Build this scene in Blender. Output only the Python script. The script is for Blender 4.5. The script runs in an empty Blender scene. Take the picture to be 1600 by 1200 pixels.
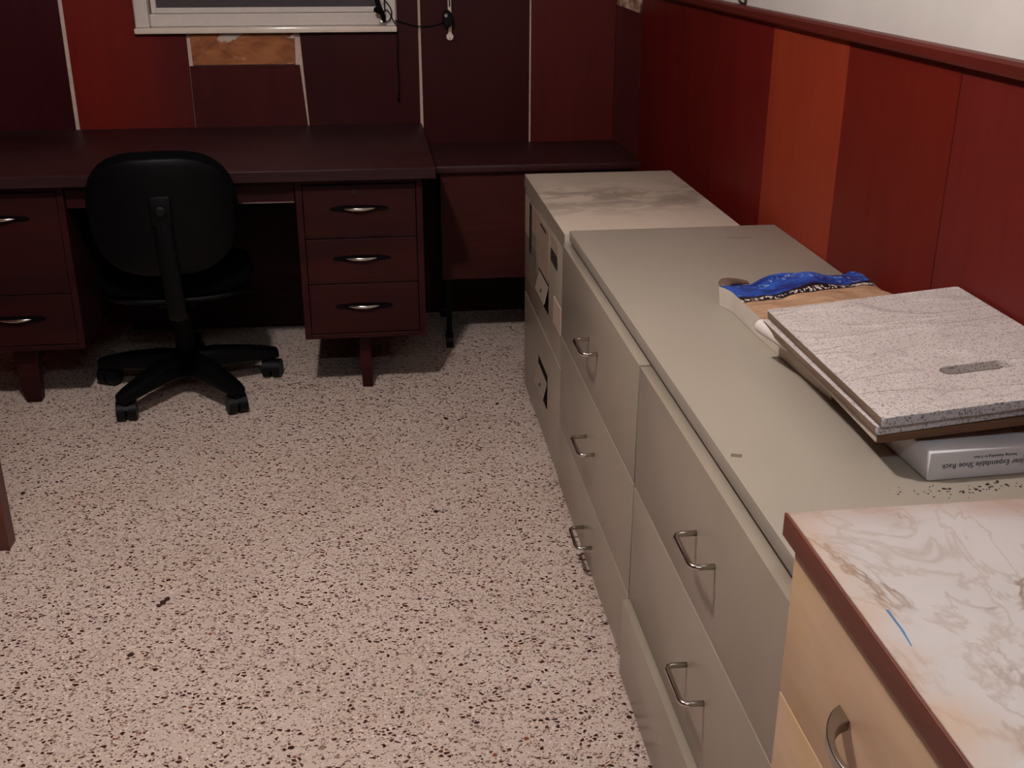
import bpy, bmesh, math, random
from mathutils import Matrix, Vector, noise
R = math.radians
C = bpy.context.scene.collection
S = bpy.context.scene

# ---------------------------------------------------------------- camera
F_PX, PITCH, YAW, ROLL, HC = 1738.55, 22.246, 7.107, 0.072, 1.406
p, y_, r_ = R(PITCH), R(YAW), R(ROLL)
fw = Vector((math.sin(y_)*math.cos(p), math.cos(y_)*math.cos(p), -math.sin(p)))
rt = Vector((math.cos(y_), -math.sin(y_), 0)); up = rt.cross(fw)
rt2 = rt*math.cos(r_)+up*math.sin(r_); up2 = -rt*math.sin(r_)+up*math.cos(r_)
cd = bpy.data.cameras.new('camera'); cam = bpy.data.objects.new('camera', cd); C.objects.link(cam)
m = Matrix.Identity(4)
for i in range(3): m[i][0], m[i][1], m[i][2] = rt2[i], up2[i], -fw[i]
m[2][3] = HC
cam.matrix_world = m
cd.sensor_width = 36; cd.lens = F_PX/1600*36; cd.clip_start = .02
S.camera = cam

# ---------------------------------------------------------------- world, exposure, lamp values
S.view_settings.view_transform = 'Standard'; S.view_settings.look = 'None'
S.view_settings.exposure = 0; S.view_settings.gamma = 1
try: S.view_settings.use_curve_mapping = False
except Exception: pass
W = bpy.data.worlds.new('world'); S.world = W; W.use_nodes = True
W.node_tree.nodes['Background'].inputs[0].default_value = (.010, .012, .016, 1)   # night sky outside the window
W.node_tree.nodes['Background'].inputs[1].default_value = 1
LAMP_POS = (-.40, 1.60, 2.40); LAMP_RAD = .065; LAMP_COL = (1, .945, .925); LAMP_STR = 625
TUBE_Y = -.45; TUBE_COL = (.84, .93, 1); TUBE_STR = 75      # cool tube lamp on the ceiling behind the camera

# ---------------------------------------------------------------- material helpers
def sr(h):
    if isinstance(h, str):
        v = [int(h[i:i+2], 16)/255 for i in (0, 2, 4)]
        return tuple(c/12.92 if c <= .04045 else ((c+.055)/1.055)**2.4 for c in v)
    return h
class NT:
    def __init__(s, name):
        s.m = bpy.data.materials.new(name); s.m.use_nodes = True
        s.t = s.m.node_tree; s.b = s.t.nodes['Principled BSDF']
        s.tc = s.t.nodes.new('ShaderNodeTexCoord')
    def n(s, ty, **kw):
        o = s.t.nodes.new(ty)
        for k, v in kw.items():
            if k.startswith('i_'): o.inputs[k[2:].replace('_', ' ')].default_value = v
            else: setattr(o, k, v)
        return o
    def l(s, a, b): s.t.links.new(a, b)
    def coords(s, sc=(1, 1, 1), rot=(0, 0, 0), loc=(0, 0, 0)):
        mp = s.n('ShaderNodeMapping'); mp.inputs['Scale'].default_value = sc; mp.inputs['Rotation'].default_value = rot
        mp.inputs['Location'].default_value = loc
        s.l(s.tc.outputs['Object'], mp.inputs[0]); return mp.outputs[0]
    def noise(s, scale, vec=None, detail=4, rough=.55, dist=0):
        o = s.n('ShaderNodeTexNoise'); o.inputs['Scale'].default_value = scale; o.inputs['Detail'].default_value = detail
        o.inputs['Roughness'].default_value = rough; o.inputs['Distortion'].default_value = dist
        s.l(vec or s.coords(), o.inputs['Vector']); return o.outputs['Fac']
    def ramp(s, fac, pts):
        o = s.n('ShaderNodeValToRGB'); e = o.color_ramp.elements
        while len(e) < len(pts): e.new(.5)
        for q, (ps, c) in zip(e, pts):
            q.position = ps
            c = (c, c, c) if isinstance(c, (int, float)) else sr(c)
            q.color = (*c, 1)
        s.l(fac, o.inputs[0]); return o.outputs[0]
    def mix(s, fac, a, b, mode='MIX'):
        o = s.n('ShaderNodeMix', data_type='RGBA', blend_type=mode)
        for sock, v in ((o.inputs[0], fac), (o.inputs[6], a), (o.inputs[7], b)):
            if hasattr(v, 'is_linked'): s.l(v, sock)
            elif isinstance(v, (int, float)): sock.default_value = v
            else: sock.default_value = (*sr(v), 1)
        return o.outputs[2]
    def math(s, op, a, b=0, clamp=False):
        o = s.n('ShaderNodeMath', operation=op, use_clamp=clamp)
        for sock, v in ((o.inputs[0], a), (o.inputs[1], b)):
            if hasattr(v, 'is_linked'): s.l(v, sock)
            else: sock.default_value = v
        return o.outputs[0]
    def sep(s, vec=None):
        o = s.n('ShaderNodeSeparateXYZ'); s.l(vec or s.tc.outputs['Object'], o.inputs[0]); return o.outputs
    def col(s, c):
        if hasattr(c, 'is_linked'): s.l(c, s.b.inputs['Base Color'])
        else: s.b.inputs['Base Color'].default_value = (*sr(c), 1)
    def bump(s, h, st=.3, dist=.002):
        o = s.n('ShaderNodeBump'); o.inputs['Strength'].default_value = st; o.inputs['Distance'].default_value = dist
        s.l(h, o.inputs['Height']); s.l(o.outputs[0], s.b.inputs['Normal'])
    def fin(s, rough=.5, metal=0, spec=.5):
        if hasattr(rough, 'is_linked'): s.l(rough, s.b.inputs['Roughness'])
        else: s.b.inputs['Roughness'].default_value = rough
        s.b.inputs['Metallic'].default_value = metal; s.b.inputs['Specular IOR Level'].default_value = spec
        return s.m
def simple(name, c, rough=.5, metal=0, spec=.5, var=.12, sc=30, bmp=0):
    k = NT(name); c = sr(c)
    f = k.noise(sc)
    k.col(k.mix(k.ramp(f, [(.3, 0), (.7, 1)]), tuple(x*(1-var) for x in c), tuple(min(1, x*(1+var)) for x in c)))
    if bmp: k.bump(k.noise(sc*6), bmp, .001)
    return k.fin(rough, metal, spec)
def wood(name, c1, c2, axis='z', rough=.4, sc=6, spec=.5, bmp=.05):
    k = NT(name); st = {'x': (.12, 1, 1), 'y': (1, .12, 1), 'z': (1, 1, .10)}[axis]
    v = k.coords(st)
    a = k.noise(sc, v, 5, .6, .6); b = k.noise(sc*14, k.coords(tuple(q*(.35 if q < 1 else 1) for q in st)), 3, .6)
    g = k.mix(k.ramp(a, [(.3, 0), (.7, 1)]), c1, c2)
    k.col(k.mix(k.ramp(b, [(.35, .0), (.75, .45)]), g, tuple(x*.55 for x in sr(c1))))
    k.bump(b, bmp, .001)
    return k.fin(rough, 0, spec)

# ---------------------------------------------------------------- mesh helpers
def BM(): return bmesh.new()
def box(bm, x0, x1, y0, y1, z0, z1, bev=0, seg=2, mi=0, M=None):
    v = [bm.verts.new((x, y, z)) for x in (x0, x1) for y in (y0, y1) for z in (z0, z1)]
    fs = [(0, 1, 3, 2), (4, 6, 7, 5), (0, 4, 5, 1), (2, 3, 7, 6), (0, 2, 6, 4), (1, 5, 7, 3)]
    F = [bm.faces.new([v[i] for i in f]) for f in fs]
    for f in F: f.material_index = mi
    if bev:
        es = list({e for f in F for e in f.edges})
        rr = bmesh.ops.bevel(bm, geom=es, offset=bev, segments=seg, affect='EDGES', profile=.5)
        F = rr['faces']; v = list({q for f in F for q in f.verts} | {q for q in v if q.is_valid})
        for f in F:
            f.material_index = mi
    if M is not None:
        bmesh.ops.transform(bm, matrix=M, verts=[q for q in v if q.is_valid])
    return bm
def tube(bm, pts, r, n=10, caps=True, flat=None):
    """r: number or list; flat: (a,b) ellipse factors"""
    pts = [Vector(q) for q in pts]; N = len(pts)
    rs = r if isinstance(r, (list, tuple)) else [r]*N
    rings = []; ref = None
    for i, q in enumerate(pts):
        t = (pts[min(i+1, N-1)]-pts[max(i-1, 0)]).normalized()
        if ref is None:
            ref = Vector((0, 0, 1)) if abs(t.z) < .9 else Vector((1, 0, 0))
        a = (ref-t*ref.dot(t)).normalized(); b = t.cross(a); ref = a
        fa, fb = flat or (1, 1)
        rings.append([bm.verts.new(q+(a*math.cos(2*math.pi*k/n)*fa+b*math.sin(2*math.pi*k/n)*fb)*rs[i]) for k in range(n)])
    for A, B in zip(rings, rings[1:]):
        for k in range(n): bm.faces.new((A[k], A[(k+1) % n], B[(k+1) % n], B[k]))
    if caps:
        bm.faces.new(rings[0][::-1]); bm.faces.new(rings[-1])
    return bm
def cyl(bm, a, b, r, r2=None, n=20):
    return tube(bm, [a, b], [r, r if r2 is None else r2], n)
def smooth_path(pts, k=6):
    P = [Vector(q) for q in pts]; P = [P[0]]+P+[P[-1]]; out = []
    for i in range(1, len(P)-2):
        for j in range(k):
            t = j/k; a, b, c, d = P[i-1:i+3]
            out.append(.5*((2*b)+(c-a)*t+(2*a-5*b+4*c-d)*t*t+(3*b-a-3*c+d)*t**3))
    out.append(P[-2]); return out
def prism(bm, poly, lift, mi=0):
    """poly: list of 3-D points, lift: vector"""
    lift = Vector(lift); A = [bm.verts.new(q) for q in poly]; B = [bm.verts.new(Vector(q)+lift) for q in poly]
    n = len(A); F = [bm.faces.new(A[::-1]), bm.faces.new(B)]
    for i in range(n): F.append(bm.faces.new((A[i], A[(i+1) % n], B[(i+1) % n], B[i])))
    for f in F: f.material_index = mi
    return bm
def link(name, bm, mats, parent=None, smooth=False, origin=None, local=False, bevel=0):
    bmesh.ops.recalc_face_normals(bm, faces=bm.faces)
    me = bpy.data.meshes.new(name)
    if parent is not None and not local:
        wp = parent; off = Vector((0, 0, 0))
        while wp is not None: off += wp.location; wp = wp.parent
        bmesh.ops.translate(bm, verts=bm.verts, vec=-off)
    if parent is None:
        if origin is None:
            xs = [v.co.x for v in bm.verts]; ys = [v.co.y for v in bm.verts]; zs = [v.co.z for v in bm.verts]
            origin = ((min(xs)+max(xs))/2, (min(ys)+max(ys))/2, min(zs))
        bmesh.ops.translate(bm, verts=bm.verts, vec=-Vector(origin))
    bm.to_mesh(me); bm.free()
    for q in (mats if isinstance(mats, (list, tuple)) else [mats]): me.materials.append(q)
    if smooth: me.shade_smooth()
    o = bpy.data.objects.new(name, me); C.objects.link(o)
    if parent is not None: o.parent = parent
    else: o.location = origin
    if smooth == 'auto':
        try: me.set_sharp_from_angle(angle=R(35))
        except Exception: pass
    if bevel:
        b = o.modifiers.new('bevel', 'BEVEL'); b.width = bevel; b.segments = 2; b.limit_method = 'ANGLE'; b.angle_limit = R(40)
    return o
def tag(o, label=None, cat=None, group=None, kind=None):
    if label: o['label'] = label
    if cat: o['category'] = cat
    if group: o['group'] = group
    if kind: o['kind'] = kind
    return o
def thing(name, loc, label, cat, rz=0, group=None):
    o = bpy.data.objects.new(name, None); C.objects.link(o); o.location = loc; o.rotation_euler.z = rz
    o.empty_display_size = .1
    return tag(o, label, cat, group)
def bx(name, mats, parent, *a, bev=0, **kw):
    return link(name, box(BM(), *a, bev=bev), mats, parent, **kw)

# ---------------------------------------------------------------- materials
# terrazzo floor
k = NT('terrazzo')
base = k.mix(k.ramp(k.noise(3, detail=3), [(.3, 0), (.7, 1)]), 'd2bdb0', 'ddc9be')
base = k.mix(k.ramp(k.noise(900, detail=2), [(.35, 0), (.7, .5)]), base, '97806f')
def chips(k, base, scale, thr, cols, edge=(.10, .16), st=(1, 1, 1), rot=0, rnd=1):
    vec = k.coords(st, (0, 0, rot))
    nz = k.n('ShaderNodeTexNoise'); nz.inputs['Scale'].default_value = scale*1.1; k.l(vec, nz.inputs['Vector'])
    ad = k.n('ShaderNodeVectorMath', operation='MULTIPLY_ADD'); k.l(nz.outputs['Color'], ad.inputs[0])
    ad.inputs[1].default_value = (.35/scale,)*3; k.l(vec, ad.inputs[2])
    v1 = k.n('ShaderNodeTexVoronoi', feature='F1', voronoi_dimensions='2D'); v2 = k.n('ShaderNodeTexVoronoi', feature='DISTANCE_TO_EDGE', voronoi_dimensions='2D')
    for v in (v1, v2):
        v.inputs['Scale'].default_value = scale; k.l(ad.outputs[0], v.inputs['Vector'])
        v.inputs['Randomness'].default_value = rnd
    sp = k.n('ShaderNodeSeparateColor'); k.l(v1.outputs['Color'], sp.inputs[0])
    pick = k.math('LESS_THAN', sp.outputs[0], thr)
    inside = k.ramp(v2.outputs['Distance'], [(edge[0], 0), (edge[1], 1)])
    size = k.math('LESS_THAN', v1.outputs['Distance'], k.math('MULTIPLY_ADD', sp.outputs[2], .45))
    mk = k.math('MULTIPLY', pick, inside)
    o = k.ramp(sp.outputs[1], cols); k.t.nodes[-1].color_ramp.interpolation = 'CONSTANT'
    return k.mix(mk, base, o)
base = chips(k, base, 260, .24, [(0, 'a08878'), (.5, '8a6f60'), (.75, 'e2d3c6')], (.12, .2))
base = chips(k, base, 165, .27, [(0, '4a2c22'), (.25, '74574a'), (.6, '937c6d'), (.82, 'e4d6ca')], (.14, .22), (1, 1.25, 1), .5)
base = chips(k, base, 92, .22, [(0, '34160f'), (.5, '4f2b20'), (.70, '8a7263'), (.90, '854a30'), (.94, '857a6e')], (.16, .22), (1, 1.2, 1), 1.1)
k.col(base)
M_floor = k.fin(.42, 0, .35)

k = NT('painted_plaster')
v = k.noise(4)
k.col(k.mix(k.ramp(v, [(.3, 0), (.7, 1)]), 'cbc5be', 'd5cfc8')); k.bump(k.noise(60), .15, .002)
M_plaster = k.fin(.6, 0, .3)
M_ceil = simple('dull_ceiling_paint', 'a3988e', .8, spec=.2)
M_gapwhite = simple('bare_wall_strip', 'c4aa9c', .8, spec=.2)
def panelmat(name, c1, c2, rough=.42):
    k = NT(name)
    a = k.noise(7, k.coords((1.2, 1.2, .25)), 4, .6, .3); b = k.noise(60, k.coords((1, 1, .05)), 3)
    g = k.mix(k.ramp(a, [(.3, 0), (.72, 1)]), c1, c2)
    k.col(k.mix(k.ramp(b, [(.35, 0), (.8, .30)]), g, tuple(x*.6 for x in sr(c1))))
    sm = k.noise(2.5, k.coords((1, 1, .6)), 5)
    k.bump(b, .04, .001)
    return k.fin(k.ramp(sm, [(.3, rough-.04), (.7, rough+.14)]), 0, .14)
PM = {n: panelmat('stained_panel_'+n, a, b) for n, a, b in [
    ('maroon', '30080e', '380a10'), ('rust', '641710', '701a12'), ('wine', '3c0f10', '441213'), ('plum', '300a0d', '370c0f'),
    ('dusk', '30080a', '37090c'), ('brown', '4a1513', '521816'),
    ('cherry', '5e1410', '681713'), ('oxblood', '5a150f', '641811'), ('orange', '842e1b', '90361e'), ('brick', '5e170e', '661b11'), ('rose', '5e1b16', '661f1a')]}
_m = PM['rust']; _t = _m.node_tree; _b = _t.nodes['Principled BSDF']; _lk = _b.inputs['Base Color'].links[0].from_socket
_tc = _t.nodes.new('ShaderNodeTexCoord'); _sx = _t.nodes.new('ShaderNodeSeparateXYZ'); _t.links.new(_tc.outputs['Object'], _sx.inputs[0])
_nz = _t.nodes.new('ShaderNodeTexNoise'); _nz.inputs['Scale'].default_value = 4; _t.links.new(_tc.outputs['Object'], _nz.inputs['Vector'])
_ad = _t.nodes.new('ShaderNodeMath'); _ad.operation = 'MULTIPLY_ADD'; _t.links.new(_nz.outputs['Fac'], _ad.inputs[0]); _ad.inputs[1].default_value = .25; _t.links.new(_sx.outputs[0], _ad.inputs[2])
_rp = _t.nodes.new('ShaderNodeMapRange'); _rp.inputs[1].default_value = .22; _rp.inputs[2].default_value = .46; _rp.inputs[3].default_value = 0; _rp.inputs[4].default_value = .75; _t.links.new(_ad.outputs[0], _rp.inputs[0])
_mx = _t.nodes.new('ShaderNodeMix'); _mx.data_type = 'RGBA'; _t.links.new(_rp.outputs[0], _mx.inputs[0]); _t.links.new(_lk, _mx.inputs[6]); _mx.inputs[7].default_value = (*sr('3e1212'), 1)
_t.links.new(_mx.outputs[2], _b.inputs['Base Color'])                        # darker stain creeping in from the right edge
M_rail = wood('red_brown_rail', '541a12', '601f16', 'y', .45, 6, .3)
# desk
M_desk = wood('dark_walnut_laminate', '220b0c', '381312', 'x', .5, 8, .14)
k = NT('dusty_desktop')
g = k.mix(k.ramp(k.noise(8, k.coords((.12, 1, 1)), 5, .6, .5), [(.3, 0), (.7, 1)]), '2c0d0f', '341012')
k.col(k.mix(k.ramp(k.noise(3.5, detail=6), [(.45, 0), (.8, .45)]), g, '44292a'))
M_deskt = k.fin(k.ramp(k.noise(4), [(.3, .42), (.7, .55)]), 0, .3)
M_desktd = wood('dark_walnut_edge', '240f10', '30181a', 'x', .5, 9, .2)
M_desk2 = wood('lit_table_walnut', '361413', '481f1c', 'x', .5, 9, .14)  # desk walnut lightened, with the brighter light on the table panel in the colour
M_recess = simple('black_recess', '050303', .7, spec=.08)
M_chrome = simple('polished_steel', 'c8c2ba', .16, 1, var=.03)
M_dullmet = simple('brushed_aluminium', 'a8a49c', .35, 1, var=.05)
M_black = simple('black_plastic', '040405', .5, spec=.12, var=.2)
M_fabric = simple('black_fabric', '040405', .9, spec=.05, var=.3, sc=300, bmp=.3)
M_castor = simple('black_caster_rubber', '08080a', .5, spec=.2)
# cabinets
k = NT('putty_metal_top')
d = k.noise(9, detail=6, dist=.4)
g = k.mix(k.ramp(k.noise(2), [(.3, 0), (.7, 1)]), '9a9082', 'a19688')
k.col(k.mix(k.ramp(d, [(.62, 0), (.8, .35)]), g, '84786a'))
k.bump(k.noise(220, detail=2), .10, .001)
M_ctop = k.fin(.46, 0, .4)
k = NT('dusty_metal_top')
d = k.noise(8, k.coords((1, 1.5, 1)), 7, .6, .5)
sp_ = k.sep()
band = k.math('MULTIPLY', k.ramp(k.math('ABSOLUTE', k.math('SUBTRACT', sp_[1], .02)), [(.05, 1), (.26, 0)]), k.ramp(d, [(.45, 0), (.58, .85)]))
k.col(k.mix(band, 'b8a898', '8a7a6c'))
M_ctop2 = k.fin(.6, 0, .3)
k = NT('putty_metal_front')
k.col(k.mix(k.ramp(k.noise(3), [(.3, 0), (.7, 1)]), '968979', '9d9080'))
k.bump(k.noise(260, detail=2), .03, .001)
M_cfront = k.fin(.27, 0, .5)
M_clight = simple('putty_metal_edge', 'a0968a', .5, var=.03)
M_plate = simple('plate_card', '948576' , .6, var=.05)
M_cdark = simple('cabinet_carcass', '6b6256', .5, var=.05)
M_card = simple('paper_label', '96806f', .7, var=.06)
M_rollw = simple('white_paper', 'd8cdc4', .6, var=.04)
M_cardw = simple('white_label', 'b49c8d', .6, var=.04)
M_ink = simple('dark_print', '2a1e1a', .6)
M_grey = simple('grey_label', '6d675f', .5)
M_pink = simple('faded_brown_sticker', '6a4e43', .6)
# marble counter
k = NT('marbled_laminate')
g = k.mix(k.ramp(k.noise(4, detail=6), [(.3, 0), (.7, 1)]), 'b4adaa', 'bfb8b5')
def vein(sc, loc, w, rot=.6, dist=1.6):
    a = k.noise(sc, k.coords((1, .8, 1), (0, 0, rot), loc), 5, .55, dist)
    return k.ramp(k.math('ABSOLUTE', k.math('SUBTRACT', a, .5)), [(0, 1), (w, 0)])
g = k.mix(k.math('MULTIPLY', vein(4.2, (1.3, .2, 0), .024), k.ramp(k.noise(6), [(.36, 0), (.52, .95)])), g, '7f6757')
g = k.mix(k.math('MULTIPLY', vein(6.5, (3.1, 1.2, 0), .035), .55), g, '9f8c7e')
s3 = k.sep(); nn = k.noise(9, detail=5)
ex = k.math('ADD', s3[0], k.math('MULTIPLY', nn, .16))                         # amber wear along the front edge
g = k.mix(k.ramp(ex, [(-.20+.5-.5+.0 if False else 0, .75), (.10, 0)]) if False else k.ramp(k.math('ADD', ex, .30), [(.078, .6), (.125, 0)]), g, 'b89678')
ey = k.math('SUBTRACT', s3[1], k.math('MULTIPLY', k.noise(7, loc) if False else k.noise(6, k.coords(loc=(3, 2, 0)), 5), .20))
g = k.mix(k.ramp(k.math('ADD', ey, 0), [(.25, 0), (.33, .6)]) if False else k.ramp(ey, [(.225, 0), (.275, .6)]), g, 'a08270')
g = k.mix(k.ramp(k.noise(70, detail=2), [(.78, 0), (.82, .7)]), g, '6e625a')
k.col(g); M_marble = k.fin(.33, 0, .45)
M_edge = wood('dark_cherry_edge', '5c2a1e', '743627', 'y', .5, 12)
k = NT('worn_birch')
g = k.mix(k.ramp(k.noise(4, k.coords((1, .5, 1)), 5), [(.3, 0), (.7, 1)]), 'c4a183', 'd3b493')
g = k.mix(k.ramp(k.noise(5, k.coords(loc=(0, 1.7, 3)), 4), [(.46, 0), (.66, .75)]), g, 'c8a264')
g = k.mix(k.ramp(k.noise(22, k.coords((1, .15, 1)), 5), [(.4, 0), (.72, .45)]), g, 'a07a60')
k.col(g); M_birch = k.fin(.42, 0, .4)
M_birche = simple('pale_birch_edge', 'd9bf92', .5)
# boards
def speckle(name, c1, c2, dark, wr=True):
    k = NT(name)
    g = k.mix(k.ramp(k.noise(14, detail=4), [(.3, 0), (.7, 1)]), c1, c2)
    s1 = k.noise(260, k.coords((1, .75, 1)), 3, .6, .5); s2 = k.noise(360, k.coords((1, 1, 1), loc=(3, 3, 3)), 2)
    g = k.mix(k.ramp(s1, [(.56, 0), (.62, .8)]), g, dark)
    g = k.mix(k.ramp(s2, [(.60, 0), (.66, .8)]), g, '3a3230')
    g = k.mix(k.ramp(s2, [(.30, .6), (.38, 0)]), g, 'ded4cc')
    k.col(g)
    if wr:
        w1 = k.noise(3.2, k.coords((.8, 2.2, 1), (0, 0, .35)), 3, .45, 1.1)
        rid = k.ramp(k.math('ABSOLUTE', k.math('SUBTRACT', w1, .5)), [(0, 1), (.05, 0)])
        w2 = k.noise(55, k.coords((.22, 1, 1), (0, 0, -.8)), 3, .5, .3)
        hh = k.math('ADD', k.math('MULTIPLY', rid, 1.0), k.math('MULTIPLY', w2, .4))
        k.bump(hh, .4, .005)
    return k.fin(.36, 0, .5)
M_board = speckle('speckled_granite_foil', 'c2b7b2', 'd0c5c0', '8a7c76')
M_board2 = speckle('speckled_granite_foil_edge', 'c4c0c4', 'd2ced2', '5d5a60', False)
M_fibre = wood('fibreboard_edge', '6d5646', '8a7666', 'y', .8, 30, .2)
M_fibre2 = wood('brown_board_edge', '6b4d3a', '7d5c47', 'x', .8, 14, .2)
k = NT('scuffed_white_card')
g = k.mix(k.ramp(k.noise(10, detail=4), [(.3, 0), (.7, 1)]), 'cdcbcd', 'dcd8d8')
g = k.mix(k.ramp(k.noise(26, detail=6, dist=.6), [(.64, 0), (.76, .7)]), g, '5f5650')
k.col(g); M_card_white = k.fin(.35, 0, .45)
# bag: kraft, black band, blue far end
k = NT('kraft_bag')
sx = k.sep(); wob = k.math('MULTIPLY', k.math('SUBTRACT', k.noise(7, k.coords((1, 0, 0)), 3), .5), .10)
yy = k.math('ADD', k.math('SUBTRACT', sx[1], k.math('MULTIPLY', sx[0], .27)), k.math('MULTIPLY', wob, .35))
kraft = k.mix(k.ramp(k.noise(14, k.coords((1, 2.2, 1)), 5), [(.3, 0), (.7, 1)]), 'a98468', 'c09a7b')
blue = k.mix(k.ramp(k.noise(16, k.coords((1, 2, 1)), 5), [(.35, 0), (.65, 1)]), '12246c', '2a5fc0')
br = k.n('ShaderNodeTexBrick'); k.l(k.coords((1, 1, 1), (0, 0, .0)), br.inputs['Vector'])
br.inputs['Scale'].default_value = 60; br.inputs['Mortar Size'].default_value = .03; br.inputs['Brick Width'].default_value = .9; br.inputs['Row Height'].default_value = .32
wr_ = k.math('MULTIPLY', k.math('GREATER_THAN', k.noise(150, k.coords((1, .6, 1)), 2), .60), k.math('GREATER_THAN', k.noise(9, k.coords((.4, 3.5, 1)), 1), .54))
blue = k.mix(k.math('MULTIPLY', wr_, .45), blue, 'b9c4e0')
g = k.mix(k.math('GREATER_THAN', yy, .415), kraft, '150f14')
bandc = k.math('MULTIPLY', k.math('GREATER_THAN', k.noise(170, k.coords((1, .5, 1)), 2), .52),
               k.math('MULTIPLY', k.math('GREATER_THAN', yy, .419), k.math('LESS_THAN', yy, .436)))
g = k.mix(bandc, g, 'd8ccc0')
g = k.mix(k.math('GREATER_THAN', yy, .448), g, blue)
k.col(g); k.bump(k.noise(12, k.coords((1, 2, 1)), 5, .6, .8), .7, .012); M_kraft = k.fin(.4, 0, .45)
k = NT('white_bag_side')
g = k.mix(k.ramp(k.noise(12), [(.3, 0), (.7, 1)]), 'c9bcae', 'd8ccbe')
k.col(k.mix(k.ramp(k.noise(60, k.coords((1, .4, 1)), 5), [(.68, 0), (.78, .5)]), g, '84786e'))
k.bump(k.noise(10, k.coords((1, 1, 2)), 4), .4, .01); M_bagside = k.fin(.5, 0, .35)
# window
M_sill = simple('cream_marble_sill', 'ddcbbc', .14, var=.06, sc=12)
M_frame = simple('white_window_metal', 'c6bbb3', .35, var=.04)
M_jamb = simple('shaded_window_metal', 'a3978e', .45, var=.06)
k = NT('window_glass'); k.col('2c2a2b'); M_glass = k.fin(.12, 0, .5)
k = NT('insect_screen_mesh'); k.col(k.mix(k.ramp(k.noise(400, detail=1), [(.4, 0), (.6, 1)]), '363032', '494244')); M_screen = k.fin(.7, 0, .3)
# glue patch
k = NT('old_glue_patch')
g = k.mix(k.ramp(k.noise(10, k.coords((1, 1, 2)), 6, .6, .6), [(.35, 0), (.62, 1)]), '6a2e12', '9e6238')
g = k.mix(k.ramp(k.noise(5, k.coords((.8, 1, 2.0), loc=(.7, 0, 2.3)), 6, .6, .5), [(.56, 0), (.60, 1)]), g, 'b9a99b')
k.col(g); M_glue = k.fin(.6, 0, .3)
k = NT('torn_veneer')
k.col(k.ramp(k.noise(26, k.coords((1, 1, .5)), 5), [(.42, '4d2420'), (.52, '8c6a58'), (.6, 'b79c86')])); M_torn = k.fin(.7, 0, .3)

# ================================================================ THE ROOM
XR, YB = 1.001, 4.193
XL, YF, ZC = -3.0, -1.6, 2.46
tag(link('floor', box(BM(), XL, XR+.15, YF, YB+.2, -.1, 0), M_floor, origin=(0, 0, 0)), kind='structure')
tag(link('ceiling', box(BM(), XL-.1, XR+.25, YF-.1, YB+.3, ZC, ZC+.1), M_ceil), kind='structure')
tag(link('wall_left', box(BM(), XL-.1, XL, YF, YB, 0, ZC), PM['brick']), kind='structure')
tag(link('wall_front', box(BM(), XL, XR+.1, YF-.1, YF, 0, ZC), PM['oxblood']), kind='structure')
tag(link('wall_right', box(BM(), XR+.012, XR+.12, YF, YB+.1, 0, ZC), M_plaster), kind='structure')
# back wall with the window opening
WX0, WX1, WZ0, WZ1 = -.80, .103, 1.085, 1.95
bm = BM(); y0, y1 = YB+.010, YB+.14
box(bm, XL, WX0, y0, y1, 0, ZC); box(bm, WX1, XR+.012, y0, y1, 0, ZC)
box(bm, WX0, WX1, y0, y1, 0, WZ0-.02); box(bm, WX0, WX1, y0, y1, WZ1, ZC)
wb = tag(link('wall_back', bm, M_gapwhite), kind='structure')
# stained boards on the back wall (flat sheets with gaps between them)
def bpanel(poly, mt, t=.008, lab=None, y=YB):
    o = link('wood_panel', prism(BM(), [(a, y, b) for a, b in poly], (0, t, 0)), mt, wb)
    if lab: o['label'] = lab
ZT = 2.05
bpanel([(-2.2, 0), (-1.052, 0), (-1.052, ZT), (-2.2, ZT)], PM['maroon'])
bpanel([(-2.99, 0), (-2.21, 0), (-2.21, ZT), (-2.99, ZT)], PM['brown'])
bpanel([(-1.037, 0), (-.634, 0), (-.634, 1.063), (-.803, 1.063), (-.803, ZT), (-1.037, ZT)], PM['rust'], lab='rust red stained panel left of the window')
bpanel([(-.632, 0), (-.235, 0), (-.232, .74), (-.243, .90), (-.247, .953), (-.632, .953)], PM['wine'])
bpanel([(-.229, 0), (.1915, 0), (.1915, .66), (.179, .70), (.180, 1.063), (-.240, 1.063), (-.226, .74)], PM['plum'])  # foot widened over the pale gap to stand in for the shade there
bpanel([(.106, 1.0635), (.1805, 1.0635), (.1815, ZT), (.106, ZT)], PM['plum'])
bpanel([(.193, 0), (.583, 0), (.585, ZT), (.188, ZT)], PM['dusk'])
bpanel([(.592, 0), (.905, 0), (.905, ZT), (.592, ZT)], PM['brown'])
bpanel([(.906, 0), (1.0, 0), (1.0, 1.118), (.906, 1.150)], PM['wine'], .010, 'narrow corner board', YB-.002)
bpanel([(-.620, .957), (-.262, .957), (-.258, 1.062), (-.622, 1.062)], M_glue, .0095, 'bare brown glue patch where the veneer is torn away', YB+.0003)
bpanel([(.906, 1.151), (1.0, 1.119), (1.0, ZT), (.906, ZT)], M_torn, .008, 'torn veneer showing tan backing')
bx('wood_panel', PM['brown'], wb, -.795, .10, YB, YB+.008, WZ1+.03, ZT)
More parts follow.
